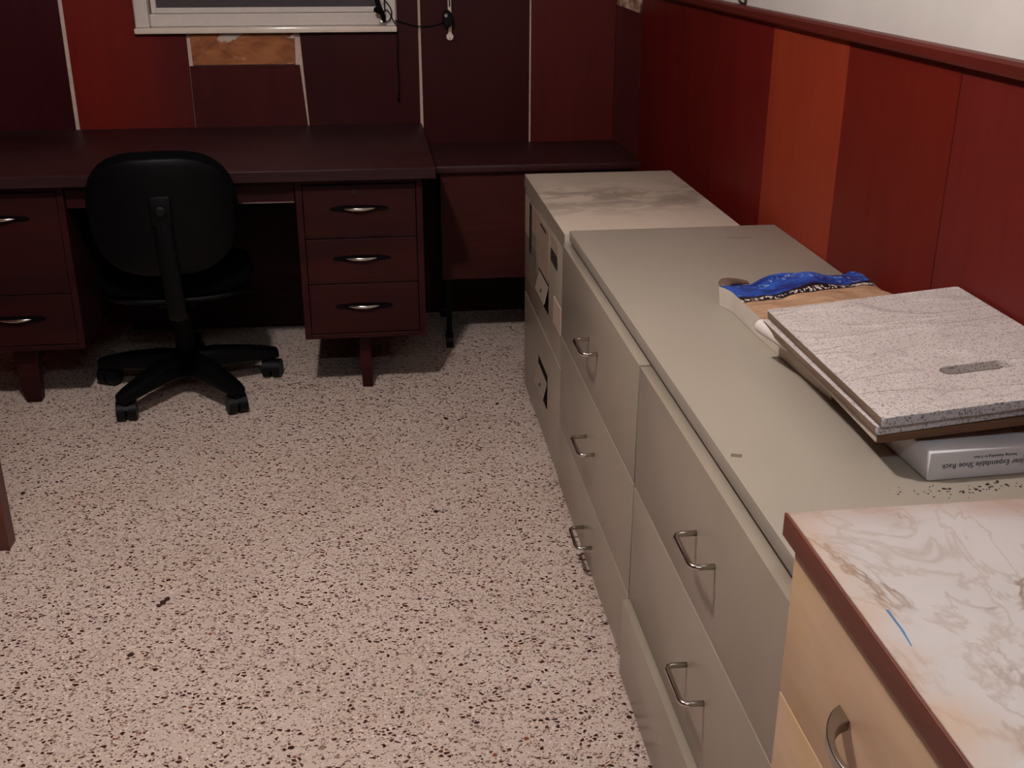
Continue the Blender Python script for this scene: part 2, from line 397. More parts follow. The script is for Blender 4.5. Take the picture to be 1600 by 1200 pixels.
# right wall: boards below the chair rail
ZR = 1.192
ys = [YB-.004, 3.655, 3.215, 2.782, 2.316, 1.842, 1.37, .90, .43, -.04, -.5, -1.0, -1.59]
cols = ['cherry', 'oxblood', 'cherry', 'orange', 'brick', 'rose', 'brick', 'oxblood', 'brick', 'orange', 'rose', 'brick']
wr_obj = bpy.data.objects['wall_right']
for a, b, c in zip(ys, ys[1:], cols):
    o = link('wood_panel', box(BM(), XR, XR+.010, b+.0013, a-.0013, 0, ZR), PM[c], wr_obj)
bm = BM()
prof = [(XR-.016, 1.193), (XR-.018, 1.197), (XR-.018, 1.212), (XR-.012, 1.2175), (XR+.012, 1.2175), (XR+.012, 1.193)]
prism(bm, [(a, YF, b) for a, b in prof], (0, YB-YF, 0))
tag(link('trim_1', bm, M_rail), kind='structure')

# window
bm = BM()
win = thing('window_1', ((WX0+WX1)/2, YB, WZ0-.02), 'aluminium window with dark panes above the desk', 'window'); win['kind'] = 'structure'
for q in ('label', 'category'): 
    if q in win: del win[q]
link('window_sill', box(BM(), WX0-.004, WX1+.002, YB-.025, YB+.10, 1.065, 1.0845, bev=.004), M_sill, win, smooth='auto')
fr = BM()
box(fr, WX0, WX0+.045, YB+.0, YB+.10, 1.085, WZ1); box(fr, WX1-.035, WX1, YB+.0, YB+.10, 1.085, WZ1)
box(fr, WX0+.045, WX1-.035, YB+.0, YB+.10, WZ1-.05, WZ1)
box(fr, WX0+.045, WX1-.035, YB+.030, YB+.10, 1.085, 1.128)
link('window_frame', fr, M_frame, win, bevel=.003)
sa = BM(); X0_, X1_, Z0_, Z1_ = WX0+.050, WX1-.040, 1.129, 1.895
box(sa, X0_, X0_+.018, YB+.040, YB+.075, Z0_, Z1_); box(sa, X1_-.018, X1_, YB+.040, YB+.075, Z0_, Z1_)
box(sa, X0_+.018, X1_-.018, YB+.040, YB+.075, Z0_, Z0_+.019); box(sa, X0_+.018, X1_-.018, YB+.040, YB+.075, Z1_-.018, Z1_)
link('window_sash', sa, M_frame, win, bevel=.002)
bx('window_pane', M_glass, win, X0_+.018, X1_-.018, YB+.058, YB+.063, Z0_+.019, Z1_-.018)
bx('insect_screen', M_screen, win, X0_+.018, X1_-.018, YB+.050, YB+.0515, Z0_+.019, Z1_-.018)
# crank operator on the window frame
op = thing('window_crank', (.055, YB+.01, 1.0855), 'black crank handle and tangled cords in lower right window corner', 'window crank')
link('crank_body', box(BM(), .045, .085, YB+.005, YB+.028, 1.0856, 1.103, bev=.004), M_dullmet, op, smooth='auto')
link('crank_arm', tube(BM(), smooth_path([(.062, YB-.002, 1.098), (.056, YB-.008, 1.125), (.044, YB-.010, 1.150), (.038, YB-.012, 1.175), (.030, YB-.012, 1.20)]), [.006]*4+[.009]*21, 10), M_black, op, smooth=True)
link('crank_knob', tube(BM(), [(.03, YB-.02, 1.142), (.052, YB-.008, 1.133)], [.009, .012], 12), M_black, op, smooth='auto')
random.seed(4)
cb = BM()
tube(cb, smooth_path([(.050, YB-.004, 1.18), (.072, YB-.010, 1.165), (.088, YB-.010, 1.135), (.080, YB-.012, 1.105), (.060, YB-.012, 1.10), (.052, YB-.012, 1.12), (.070, YB-.012, 1.14), (.086, YB-.012, 1.12), (.094, YB-.010, 1.10), (.104, YB-.010, 1.085), (.106, YB-.010, 1.03), (.1035, YB-.010, .95), (.107, YB-.010, .88), (.103, YB-.010, .845)]), .0022, 6)
cord = link('hanging_cord', cb, M_black, smooth=True)
tag(cord, 'thin black cord hanging down the wall from the window corner to above the desk', 'cord')
link('cord_end', tube(BM(), [(.103, YB-.010, .843), (.1025, YB-.010, .834), (.101, YB-.010, .822)], [.003, .005, .004], 8), M_black, cord, smooth=True)
cb = BM(); tube(cb, smooth_path([(.098, YB-.006, 1.103), (.13, YB-.005, 1.094), (.175, YB-.005, 1.083), (.22, YB-.005, 1.082), (.255, YB-.006, 1.090), (.276, YB-.010, 1.098)]), .0022, 6)
tag(link('sagging_cord', cb, M_black, smooth=True), 'thin dark cord sagging across the wall from the window to the black plug', 'cord')
# socket strip and plug
st = thing('power_strip', (.296, YB, 1.03), 'narrow off-white socket strip fixed upright on the dark wall panel', 'power strip')
link('strip_body', box(BM(), .2885, .3015, YB-.011, YB-.0005, 1.05, 1.60, bev=.003), M_sill, st, smooth='auto')
link('end_tab', tube(BM(), [(.2945, YB-.0005, 1.046), (.2945, YB-.009, 1.046)], .0125, n=18), M_sill, st, smooth='auto')
link('end_screw', tube(BM(), [(.2945, YB-.009, 1.040), (.2945, YB-.0105, 1.040)], .003, n=8), M_dullmet, st)
link('socket_slot', box(BM(), .2925, .2975, YB-.0125, YB-.0105, 1.148, 1.175), M_black, st)
pl = thing('power_plug', (.290, YB-.012, 1.08), 'black plug adaptor pushed into the off-white socket strip', 'plug')
bm = BM(); 
prism(bm, [(.280+.013*math.cos(a)*1.35+.006, YB-.046, 1.109+.030*math.sin(a)) for a in [2*math.pi*i/20 for i in range(20)]], (0, .033, 0))
link('plug_body', bm, M_black, pl, smooth='auto', bevel=.003)
link('plug_face', tube(BM(), [(.279, YB-.046, 1.121), (.279, YB-.050, 1.121)], .006, n=12), M_dullmet, pl)
# wire on the white wall
bm = BM(); tube(bm, smooth_path([(XR+.0075, 3.03, 1.60), (XR+.0075, 3.04, 1.35), (XR+.0075, 3.045, 1.232), (XR+.0065, 3.052, 1.221), (XR+.0065, 3.072, 1.221), (XR+.0065, 3.092, 1.225), (XR+.0065, 3.098, 1.232)]), .0035, 6)
tag(link('wall_wire', bm, M_ink, smooth=True), 'dark wire running down the white wall to the chair rail', 'wire')
# ceiling lamp (above the frame)
lp = thing('ceiling_lamp', (LAMP_POS[0], LAMP_POS[1], ZC-.001), 'round glass ceiling lamp over the middle of the floor', 'lamp')
lp.location.z = LAMP_POS[2]-LAMP_RAD
link('lamp_base', tube(BM(), [(LAMP_POS[0], LAMP_POS[1], ZC-.018), (LAMP_POS[0], LAMP_POS[1], ZC-.0005)], .05, n=24), M_frame, lp, smooth='auto')
k = NT('lamp_glow'); k.b.inputs['Emission Color'].default_value = (*LAMP_COL, 1); k.b.inputs['Emission Strength'].default_value = LAMP_STR; k.col('ffffff')
bm = BM(); bmesh.ops.create_uvsphere(bm, u_segments=24, v_segments=16, radius=LAMP_RAD, matrix=Matrix.Translation((LAMP_POS[0], LAMP_POS[1], ZC-.018-LAMP_RAD)))
link('lamp_globe', bm, k.m, lp, smooth=True)

tl = thing('tube_lamp', (.1, TUBE_Y, ZC-.085), 'white ceiling batten with one cool fluorescent tube near the front wall', 'lamp')
link('lamp_batten', box(BM(), -.55, .75, TUBE_Y-.03, TUBE_Y+.03, ZC-.040, ZC-.0005, bev=.004), M_frame, tl, smooth='auto')
for x in (-.54, .74):
    link('tube_holder', box(BM(), x-.012, x+.012, TUBE_Y-.018, TUBE_Y+.018, ZC-.082, ZC-.0405, bev=.003), M_frame, tl)
k = NT('tube_glow'); k.b.inputs['Emission Color'].default_value = (*TUBE_COL, 1); k.b.inputs['Emission Strength'].default_value = TUBE_STR; k.col('ffffff')
link('glass_tube', tube(BM(), [(-.527, TUBE_Y, ZC-.064), (.727, TUBE_Y, ZC-.064)], .015, 16), k.m, tl, smooth='auto')

# ================================================================ DESK
desk = thing('desk', (-.58, 3.77, 0), 'long dark walnut double pedestal desk under the window', 'desk')
DX0, DX1, DY0, DY1 = -1.345, .185, 3.357, 4.186
link('desktop', box(BM(), DX0, DX1, DY0, DY1, .7072, .740, bev=.003), [M_deskt], desk, smooth='auto')
link('top_edging', box(BM(), DX0, DX1, DY0-.004, DY0-.0003, .7075, .7375), M_desktd, desk)
PY = 3.39
def pedestal(x0, x1, splits, handles, lock):
    bm = BM()
    t = .020
    box(bm, x0, x0+t, PY, 4.10, .193, .7065); box(bm, x1-t, x1, PY, 4.10, .193, .7065)
    box(bm, x0+t, x1-t, PY, 4.10, .193, .208); box(bm, x0+t, x1-t, PY, 4.10, .690, .7065)
    box(bm, x0+t, x1-t, 4.085, 4.10, .208, .690); box(bm, x0+t, x1-t, PY+.03, PY+.04, .208, .690)
    link('pedestal', bm, M_desk, desk, bevel=.0015)
    for (za, zb), hz in zip(zip(splits, splits[1:]), handles):
        dr = link('drawer', box(BM(), x0+t+.002, x1-t-.002, PY+.003, PY+.026, zb+.0015, za-.0015, bev=.0015), M_desk, desk)
        xc = (x0+x1)/2-.002
        # almond-shaped dark recess plate with a bright curved pull
        N = 28; P = []
        for i in range(N):
            a = 2*math.pi*i/N; c, s = math.cos(a), math.sin(a)
            P.append((xc+.090*math.copysign(abs(c)**.85, c), PY-.001, hz+.0095*s))
        link('pull_recess', prism(BM(), P, (0, .0035, 0)), M_recess, dr)
        bm = BM(); rings = []
        for i in range(17):
            u = -1+i/8; w = .0046*(1-abs(u)**2.4)+.0006
            rings.append(((xc+.051*u, PY-.004-.010*(1-u*u), hz-.001+.0015*u*u), w))
        tube(bm, [q for q, _ in rings], [w for _, w in rings], 10, flat=(1, .55))
        link('drawer_pull', bm, M_chrome, dr, smooth=True)
    if lock: 
        link('lock', tube(BM(), [(-.062, PY+.0028, .664), (-.062, PY-.003, .664)], .0085, n=16), M_desktd, desk)
pedestal(-.240, .145, [.686, .519, .373, .209], [.613, .456, .300], True)
pedestal(-1.300, -.915, [.686, .373, .209], [.610, .297], False)
ap = link('center_drawer', box(BM(), -.912, -.243, PY+.012, PY+.030, .634, .704, bev=.001), M_desk, desk)
link('drawer_rail', box(BM(), -.40, -.2445, PY+.0105, PY+.0118, .6345, .6375), M_dullmet, ap)
bx('modesty_panel', M_desk, desk, -.914, -.241, 4.06, 4.078, .02, .7065)
for x0, x1 in ((-.240, .145), (-1.300, -.915)):
    xc = (x0+x1)/2
    for yy_, tp in ((3.462, 0), (4.03, 0)):
        bm = BM(); w = .022
        if x0 < -1:
            prism(bm, [(xc-.048, yy_-.022, .192), (xc+.030, yy_-.022, .192), (xc+.018, yy_-.022, 0), (xc-.040+.012, yy_-.022, 0)], (0, .044, 0))
        else:
            prism(bm, [(-.074, yy_-.02, .192), (-.036, yy_-.02, .192), (-.034, yy_-.02, .0), (-.068, yy_-.02, .0)], (0, .04, 0))
        link('leg', bm, M_desk, desk, bevel=.003)
    bx('stretcher', M_desk, desk, xc-.03 if x0 < -1 else -.035, xc+.03 if x0 < -1 else .026, 3.446 if False else 3.486, 4.0, .135, .1915)

# typing table
tt = thing('typing_table', (.54, 3.96, 0), 'low dark wood side table on casters between the desk and the corner', 'table')
link('tabletop', box(BM(), .198, .915, 3.742, 4.176, .642, .666, bev=.003), M_deskt, tt, smooth='auto')
link('front_panel', box(BM(), .222, .88, 3.765, 3.783, .262, .6415, bev=.0015), M_desk2, tt)
for x in (.245, .86):
    for y in (3.80, 4.14):
        lg = link('leg', box(BM(), x-.0095, x+.0095, y-.0095, y+.0095, .052, .6415), M_black, tt)
        if y < 4:
            cs = BM(); cyl(cs, (x-.012, y-.012, .025), (x+.012, y-.012, .025), .0245, n=20); box(cs, x-.014, x+.014, y-.018, y+.008, .038, .054, bev=.003)
            link('caster', cs, M_castor, lg, smooth='auto')
        else:
            cs = BM(); cyl(cs, (x-.012, y-.005, .025), (x+.012, y-.005, .025), .0245, n=20); box(cs, x-.014, x+.014, y-.014, y+.010, .038, .054, bev=.003)
            link('caster', cs, M_castor, lg, smooth='auto')

# ================================================================ OFFICE CHAIR (local coordinates, facing +y)
ch = thing('office_chair', (-.633, 3.49, 0), 'black swivel office chair with curved back pushed up to the desk', 'chair', R(6))
bm = BM(); tube(bm, [(0, 0, .062), (0, 0, .070), (0, 0, .115), (0, 0, .125)], [.045, .055, .048, .034], 24)
hub = link('base_hub', bm, M_black, ch, smooth='auto', local=True)
bm = BM(); tube(bm, [(0, 0, .125), (0, 0, .26), (0, 0, .262), (0, 0, .33)], [.030, .028, .017, .017], 20)
link('gas_lift', bm, M_black, ch, smooth='auto', local=True)
for i in range(5):
    a = R(-129+72*i); d = Vector((math.cos(a), math.sin(a), 0)); pr = Vector((-d.y, d.x, 0))
    bm = BM()
    L = [(.030, .098, .042, .075), (.10, .102, .038, .064), (.20, .094, .033, .050), (.27, .084, .028, .040), (.300, .080, .022, .030)]
    rings = []
    for rr_, zc, hw, hh in L:
        c = d*rr_+Vector((0, 0, zc)); rg = []
        for j in range(12):
            t = 2*math.pi*j/12; ca, sa_ = math.cos(t), math.sin(t)
            rg.append(bm.verts.new(c+pr*hw*math.copysign(abs(ca)**.7, ca)+Vector((0, 0, hh*.55*math.copysign(abs(sa_)**.7, sa_)))))
        rings.append(rg)
    for A, B in zip(rings, rings[1:]):
        for j in range(12): bm.faces.new((A[j], A[(j+1) % 12], B[(j+1) % 12], B[j]))
    bm.faces.new(rings[0][::-1]); bm.faces.new(rings[-1])
    arm = link('base_arm', bm, M_black, ch, smooth='auto', local=True)
    # twin-wheel caster
    sw = R([35, -25, 60, 10, 80][i]); wd = Vector((math.cos(a+sw), math.sin(a+sw), 0)); wp = Vector((-wd.y, wd.x, 0))
    c = d*.283
    if i == 0: wd = Vector((0, -1, 0)); wp = Vector((1, 0, 0))
    if i == 1: wd = Vector((.25, -.97, 0)).normalized(); wp = Vector((-wd.y, wd.x, 0))
    cs = BM(); cc = c+wd*-.012+Vector((0, 0, .0315))
    cyl(cs, cc-wp*.030, cc-wp*.004, .0312, n=24); cyl(cs, cc+wp*.004, cc+wp*.030, .0312, n=24)
    cyl(cs, cc-wp*.006, cc+wp*.006, .012, n=12)
    cyl(cs, c+Vector((0, 0, .045)), c+Vector((0, 0, .070)), .010, n=12)
    Pp = [cc+wd*(.033*math.cos(t))+Vector((0, 0, .0335*math.sin(t))) for t in [R(q) for q in range(20, 181, 20)]]+[cc+wd*(-.024)+Vector((0, 0, .0))]
    prism(cs, [q-wp*.0055 for q in Pp], wp*.011)
    link('caster', cs, M_castor, arm, smooth='auto', local=True)
def cushion(name, mt, c, hx, hy, hz, ex, axis, bend=0, n=36, m_=14, top=0):
    """superelliptic pad; axis = thin axis"""
    bm = BM(); rings = []
    for j in range(m_+1):
        ph = -math.pi/2+math.pi*j/m_; cw = abs(math.cos(ph))**.45; h = math.copysign(abs(math.sin(ph))**.8, math.sin(ph))
        rg = []
        for i in range(n):
            t = 2*math.pi*i/n; ct, s_ = math.cos(t), math.sin(t)
            u = math.copysign(abs(ct)**(2/ex), ct)*cw; w = math.copysign(abs(s_)**(2/(ex if s_ < 0 else ex-top)), s_)*cw
            if axis == 'z': q = Vector((u*hx, w*hy, h*hz+bend*(w*w)*.5))
            else: q = Vector((u*hx, h*hy+bend*(u*u), w*hz))
            rg.append(bm.verts.new(q+Vector(c)))
        rings.append(rg)
    for A, B in zip(rings, rings[1:]):
        for i in range(n): bm.faces.new((A[i], A[(i+1) % n], B[(i+1) % n], B[i]))
    bmesh.ops.remove_doubles(bm, verts=bm.verts, dist=.0005)
    return bm
link('seat', cushion('s', 0, (0, .02, .402), .238, .225, .038, 3.0, 'z'), M_fabric, ch, smooth=True, local=True)
link('seat_pan', cushion('s', 0, (0, .02, .366), .226, .215, .018, 3.0, 'z'), M_black, ch, smooth=True, local=True)
bx('tilt_mechanism', M_black, ch, -.06, .06, -.11, .10, .318, .352, bev=.008, local=True)
lv = tube(BM(), smooth_path([(.05, 0, .338), (.14, 0, .336), (.20, .0, .328), (.225, 0, .322)]), .005, 8)
link('height_lever', lv, M_black, ch, smooth=True, local=True)
bkm = Matrix.Rotation(R(8), 4, 'X')
def tilt(bm, piv=(0, -.27, .48)):
    T = Matrix.Translation(piv) @ Matrix.Rotation(R(7), 4, 'X') @ Matrix.Translation(-Vector(piv))
    bmesh.ops.transform(bm, matrix=T, verts=bm.verts); return bm
bk = cushion('b', 0, (0, -.243, .648), .212, .036, .184, 3.0, 'y', .055, top=.75)
link('backrest', tilt(bk), M_fabric, ch, smooth=True, local=True)
bk = cushion('b', 0, (0, -.275, .646), .203, .016, .176, 3.0, 'y', .055, top=.75)
sh = link('back_shell', tilt(bk), M_black, ch, smooth=True, local=True)
bm = BM()
pts = smooth_path([(.012, -.02, .335), (.012, -.20, .328), (.012, -.285, .345), (.010, -.314, .43), (.004, -.318, .54), (0, -.314, .66)], 5)
tube(bm, pts, [.030]*len(pts), 12, flat=(.28, .9))
link('back_bracket', bm, M_black, ch, smooth=True, local=True)
link('bracket_cover', box(BM(), -.030, .030, -.325, -.292, .628, .715, bev=.008), M_black, ch, smooth='auto', local=True)
link('adjusting_knob', tube(BM(), [(0, -.325, .672), (0, -.336, .672), (0, -.340, .672)], [.015, .015, .010], 16), M_dullmet if False else M_castor, ch, smooth='auto', local=True)

# ================================================================ FAR FILE CABINET (with stickers)
FX, FY0, FY1, FZ = .4640, 2.662, 3.400, .704
fc = thing('file_cabinet', (.69, 3.03, 0), 'beige metal file cabinet with stickers and a dusty top nearest the corner', 'file cabinet')
link('cabinet_body', box(BM(), FX+.018, .922, FY0, FY1, .004, .663), M_cdark, fc)
bm = box(BM(), FX, .925, FY0, FY1+.002, .6635, FZ, bev=.001)
link('cabinet_top', bm, [M_ctop2], fc, smooth='auto')
link('top_rail', box(BM(), FX-.0012, FX-.0001, FY0, FY1+.001, .6645, .7028), M_cfront, fc)
def farx(y): return y
drw = []
for z0, z1 in ((.334, .659), (.012, .330)):
    d_ = link('drawer', box(BM(), FX, FX+.0175, FY0+.004, FY1-.006, z0, z1, bev=.002), M_cfront, fc, smooth='auto'); drw.append(d_)
# stickers: quads on the front given as (y_far, y_near, z_top, z_bottom)
def stick(parent, name, ya, yb, za, zb, mt, dep=.0012, lab=None):
    o = bx(name, mt, parent, FX-dep, FX-.0002, yb, ya, zb, za)
    if lab: o['label'] = lab
    return o
top, bot = drw
stick(top, 'sticker', 3.385, 3.305, .645, .53, M_card)
stick(top, 'sticker', 3.29, 3.245, .640, .490, M_ink, lab='tall dark sticker')
stick(top, 'sticker', 3.235, 3.14, .645, .57, M_card)
stick(top, 'sticker', 3.26, 3.13, .53, .465, M_grey)
stick(top, 'paper_notice', 3.135, 2.905, .650, .500, M_card, .0016, 'large paper notice with a dark printed line')
stick(top, 'printed_line', 3.06, 2.955, .636, .629, M_ink, .0022)
stick(top, 'sticker', 2.872, 2.760, .650, .600, M_card)
stick(top, 'sticker_print', 2.868, 2.765, .615, .580, M_ink, .0020)
stick(top, 'sticker', 3.385, 3.30, .445, .39, M_pink); stick(top, 'sticker', 3.28, 3.20, .40, .35, M_pink)
stick(top, 'sticker', 2.808, 2.692, .498, .424, M_cardw, .0030, 'white square sticker')
for dd, zc in ((top, .462), (bot, .175)):
    rc = bx('handle_recess', M_recess, dd, FX-.0014, FX-.0002, 2.905, 3.075, zc-.05, zc+.052)
    bm = BM(); prism(bm, [(FX-.0018, 3.072, zc+.030), (FX-.0018, 2.908, zc+.030), (FX-.014, 2.908, zc-.022), (FX-.014, 3.072, zc-.022)], (.002, 0, 0))
    link('handle_plate', bm, M_plate, dd)
    bx('plate_screw', M_ink, dd, FX-.0125, FX-.0105, 2.975, 2.983, zc-.006, zc+.002)

# ================================================================ THE LONG PAIR OF LATERAL FILES
CX, CT, Z1t, ZTOP = .457, .472, .681, .715
Y1, YG, Y2 = 2.653, 1.817, .992
wt = tag(link('metal_countertop', box(BM(), CT+.0015, .999, Y2+.002, Y1, .6905, ZTOP, bev=.0008), [M_ctop], smooth='auto'),
         'long putty coloured metal top spanning both three-drawer cabinets along the right wall', 'countertop')
def pull(yc, z, parent, x=CX):
    bm = BM(); o = .034; h = .048; r = .0045
    P = [(x+.001, yc+h, z), (x-o+.009, yc+h, z), (x-o+.003, yc+h-.003, z), (x-o, yc+h-.009, z), (x-o, yc, z), (x-o, yc-h+.009, z), (x-o+.003, yc-h+.003, z), (x-o+.009, yc-h, z), (x+.001, yc-h, z)]
    tube(bm, P, r, 12)
    return link('handle', bm, M_chrome, parent, smooth=True)
def lateral(y0, y1, label, hy, openb):
    t = thing('file_cabinet', (.73, (y0+y1)/2, 0), label, 'file cabinet', group='three-drawer metal file cabinets under the long top')
    link('cabinet_body', box(BM(), CX+.0225, .985, y0+.001, y1-.001, .003, .690), M_cdark, t)
    zs = [(.4425, Z1t), (.1965, .4395), (.022, .1935)]
    for i, (a, b) in enumerate(zs):
        dx = -.013 if (openb and i == 2) else 0
        d = link('drawer', box(BM(), CX+dx, CX+.0215+dx, y0+.0035, y1-.0035, a, b, bev=.0015), M_cfront, t, smooth='auto')
        pull(hy, [.5645, .326, .088][i], d, CX+dx)
    return t
lateral(YG, Y1, 'putty grey three-drawer cabinet beside the stickered cabinet, drawers closed', 2.235, False)
lateral(Y2, YG, 'putty grey three-drawer cabinet beside the marble-topped counter, bottom drawer slightly open', 1.372, True)
bx('plinth', M_cdark, bpy.data.objects['file_cabinet.001'], CX+.04, .98, YG+.01, Y1-.01, .0, .0029)

# ================================================================ MARBLE-TOPPED CABINET
mc = thing('base_cabinet', (.71, .62, 0), 'worn birch base cabinet with marbled top and dark edge in the near right corner', 'cabinet')
MX, MY = .412, .984
link('counter_slab', box(BM(), MX+.0022, .998, .18, MY, .8165, .841, bev=.0015), M_marble, mc, smooth='auto', origin=None)
link('edge_band', box(BM(), MX-.0012, MX+.0020, .18, MY+.0015, .8135, .8405, bev=.001), M_edge, mc)
link('cabinet_body', box(BM(), .446, .99, .20, MY-.012, .003, .816), M_ink, mc)  # dark colour stands in for shade in the gaps between the drawers
d1 = link('drawer', box(BM(), .424, .4455, .50, MY-.006,   .6195, .8125, bev=.0008), M_birch, mc, smooth='auto')
link('drawer', box(BM(), .424, .4455, .50, MY-.006, .41, .6165, bev=.0008), M_birch, mc, smooth='auto')
link('drawer', box(BM(), .424, .4455, .50, MY-.006, .08, .407, bev=.002), M_birch, mc, smooth='auto')
link('door', box(BM(), .424, .4455, .21, .496, .08, .808, bev=.002), M_birch, mc, smooth='auto')
link('ink_streak', prism(BM(), [(.4375, .800, .8411), (.4400, .798, .8411), (.4395, .766, .8411), (.4365, .744, .8411), (.4355, .745, .8411), (.4375, .770, .8411)], (0, 0, .0002)), simple('blue_ink', '4a78a0', .5), mc)
# bow pull with pointed flat feet
bm = BM(); yc = .763; N = 24; outer = []; inner = []
for i in range(N+1):
    u = -1+2*i/N
    outer.append((.424-.0005-.034*(1-u*u)**.75, yc+.070*u))
for i in range(N+1):
    u = 1-2*i/N
    inner.append((.424-.0005-.028*max(0, (1-u*u))**.6, yc+.046*u))
zz = .700
A = [(a, b, zz) for a, b in outer]; B = [(a, b, zz) for a, b in inner]
prism(bm, A+B, (0, 0, .013))
bmesh.ops.triangulate(bm, faces=[f for f in bm.faces if len(f.verts) > 4])
link('handle', bm, M_chrome if False else simple('satin_chrome', 'aaa49e', .22, 1, var=.03), d1, smooth='auto', bevel=.0012)

# ================================================================ THINGS ON THE TOP
Z0 = ZTOP
# shoe rack carton
def tilted_box(bm, x0, x1, y0, y1, z0, z1, bev=.002): return box(bm, x0, x1, y0, y1, z0, z1, bev=bev)
cart = thing('carton', (.86, 1.41, Z0), 'flat white shoe rack carton with dark lettering under the speckled boards', 'box')
RZ = Matrix.Translation((.722, 1.262, 0)) @ Matrix.Rotation(R(2.5), 4, 'Z')
bm = box(BM(), 0, .262, 0, .27, Z0+.0005, Z0+.043, bev=.003); bmesh.ops.transform(bm, matrix=RZ, verts=bm.verts)
link('carton_body', bm, M_card_white, cart, smooth='auto')
def text_mesh(name, s, size, M, mt, parent, ext=.0002):
    cu = bpy.data.curves.new(name, 'FONT'); cu.body = s; cu.size = size; cu.extrude = ext; cu.align_x = 'LEFT'
    o = bpy.data.objects.new(name, cu); C.objects.link(o); bpy.context.view_layer.update()
    dg = bpy.context.evaluated_depsgraph_get(); me = bpy.data.meshes.new_from_object(o.evaluated_get(dg))
    C.objects.unlink(o); bpy.data.objects.remove(o); bpy.data.curves.remove(cu)
    me.materials.clear(); me.materials.append(mt)
    off = Vector((0, 0, 0)); wp = parent
    while wp: off += wp.location; wp = wp.parent
    me.transform(Matrix.Translation(-off) @ M)
    q = bpy.data.objects.new(name, me); C.objects.link(q); q.parent = parent; return q
# lettering runs upside down on the near side: text +x -> -x, text +y -> -z
UP = Matrix(((-1, 0, 0, 0), (0, 0, -1, 0), (0, -1, 0, 0), (0, 0, 0, 1)))
M_let = simple('carton_lettering', '34323a', .5)
text_mesh('lettering', '2-tier Expandable Shoe Rack', .0110, RZ @ Matrix.Translation((.146, -.0002, Z0+.0245)) @ UP, M_let, cart)
text_mesh('lettering', 'Stacking, Expanding to 3 tiers', .0054, RZ @ Matrix.Translation((.128, -.0002, Z0+.0335)) @ UP, M_let, cart)
bm = BM()
for a, b in (((.175, .062), (.150, .075)), ((.175, .062), (.262, .060)), ((.150, .075), (.158, .095))):
    a3 = Vector((a[0], a[1], 0)); b3 = Vector((b[0], b[1], 0)); dd = (b3-a3).normalized(); nn_ = Vector((-dd.y, dd.x, 0))*.0006
    prism(bm, [a3-nn_, b3-nn_, b3+nn_, a3+nn_], (0, 0, .0002))
bmesh.ops.transform(bm, matrix=RZ @ Matrix.Translation((0, -.03, Z0+.0431)), verts=bm.verts)
link('printed_outline', bm, simple('blue_print', '3a5a8a', .5), cart)

# kraft bag: soft closed slab
BX0, BX1, BY0, BY1 = .676, .985, 1.546, 2.052
bm = BM(); NX, NY = 40, 44; top_, botv = [], []
def bagh(u, v, x, y):
    h = .041+min(1, u*6)*(.007*noise.noise(Vector((x*9, y*7, 2)))+.007*noise.noise(Vector((x*26, y*20, 5))))
    h += .016*max(0, (v-.55))*max(0, 1-abs(u-.75)*2.2)      # raised right of the far end
    if v > .80: h -= .010*math.sin((u)*6.28*1.5)*(v-.8)/.2
    e = (1-u)/.035; h *= min(1, .72+.28*min(1, e))
    e2 = (1-v)/.05; h *= min(1, .95+.05*min(1, e2))
    return min(h, .046) if v < .45 else h
for j in range(NY+1):
    v = j/NY; ra, rb = [], []
    for i in range(NX+1):
        u = i/NX; x = BX0+(BX1-BX0)*u; y = BY0+(BY1-BY0)*v
        if v > .7: y += ((v-.7)/.3)*(.022*noise.noise(Vector((x*16, 1, 7)))+.012*math.sin(u*9)-.02*(u < .03)+.045*max(0, u-.1)+.008)
        x2 = x+.022*(1-v)**2*(1-u)
        if v > .9 and u < .5: x2 -= .012*(v-.9)*10*(.5-u)*2
        h = bagh(u, v, x, y)
        ra.append(bm.verts.new((x2, y, Z0+.001+h))); rb.append(bm.verts.new((x2+(.004 if u == 0 else 0), y, Z0+.001)))
    top_.append(ra); botv.append(rb)
for j in range(NY):
    for i in range(NX):
        bm.faces.new((top_[j][i], top_[j][i+1], top_[j+1][i+1], top_[j+1][i]))
        bm.faces.new((botv[j][i], botv[j+1][i], botv[j+1][i+1], botv[j][i+1]))
    f = bm.faces.new((top_[j][0], top_[j+1][0], botv[j+1][0], botv[j][0])); f.material_index = 1
    f = bm.faces.new((top_[j][NX], botv[j][NX], botv[j+1][NX], top_[j+1][NX])); f.material_index = 1
for i in range(NX):
    bm.faces.new((top_[0][i], botv[0][i], botv[0][i+1], top_[0][i+1]))
    f = bm.faces.new((top_[NY][i], top_[NY][i+1], botv[NY][i+1], botv[NY][i])); f.material_index = 1 if i < 2 else 0
bag = link('paper_bag', bm, [M_kraft, M_bagside], smooth='auto', origin=(.83, BY0-.0+.0, Z0))
bag.location.y = BY0
bag.data.transform(Matrix.Translation((0, 0, 0)))
tag(bag, 'brown kraft paper bag with blue end and white side, flat beneath the boards', 'bag')
for pz in bag.data.polygons: pz.use_smooth = True
flap = BM(); # torn dark mouth of the bag at the far left corner
pts = smooth_path([(.684, 2.040, Z0+.030), (.684, 2.056, Z0+.034), (.690, 2.066, Z0+.038), (.71, 2.076, Z0+.036), (.74, 2.085, Z0+.030)], 5)
tube(flap, pts, [.004+.005*math.sin(math.pi*i/(len(pts)-1)) for i in range(len(pts))], 8, flat=(.5, 1.6))
o = link('torn_mouth', flap, simple('torn_brown_paper', '5c463a', .8), bag, smooth=True); o['label'] = 'torn brown rim at the far corner'

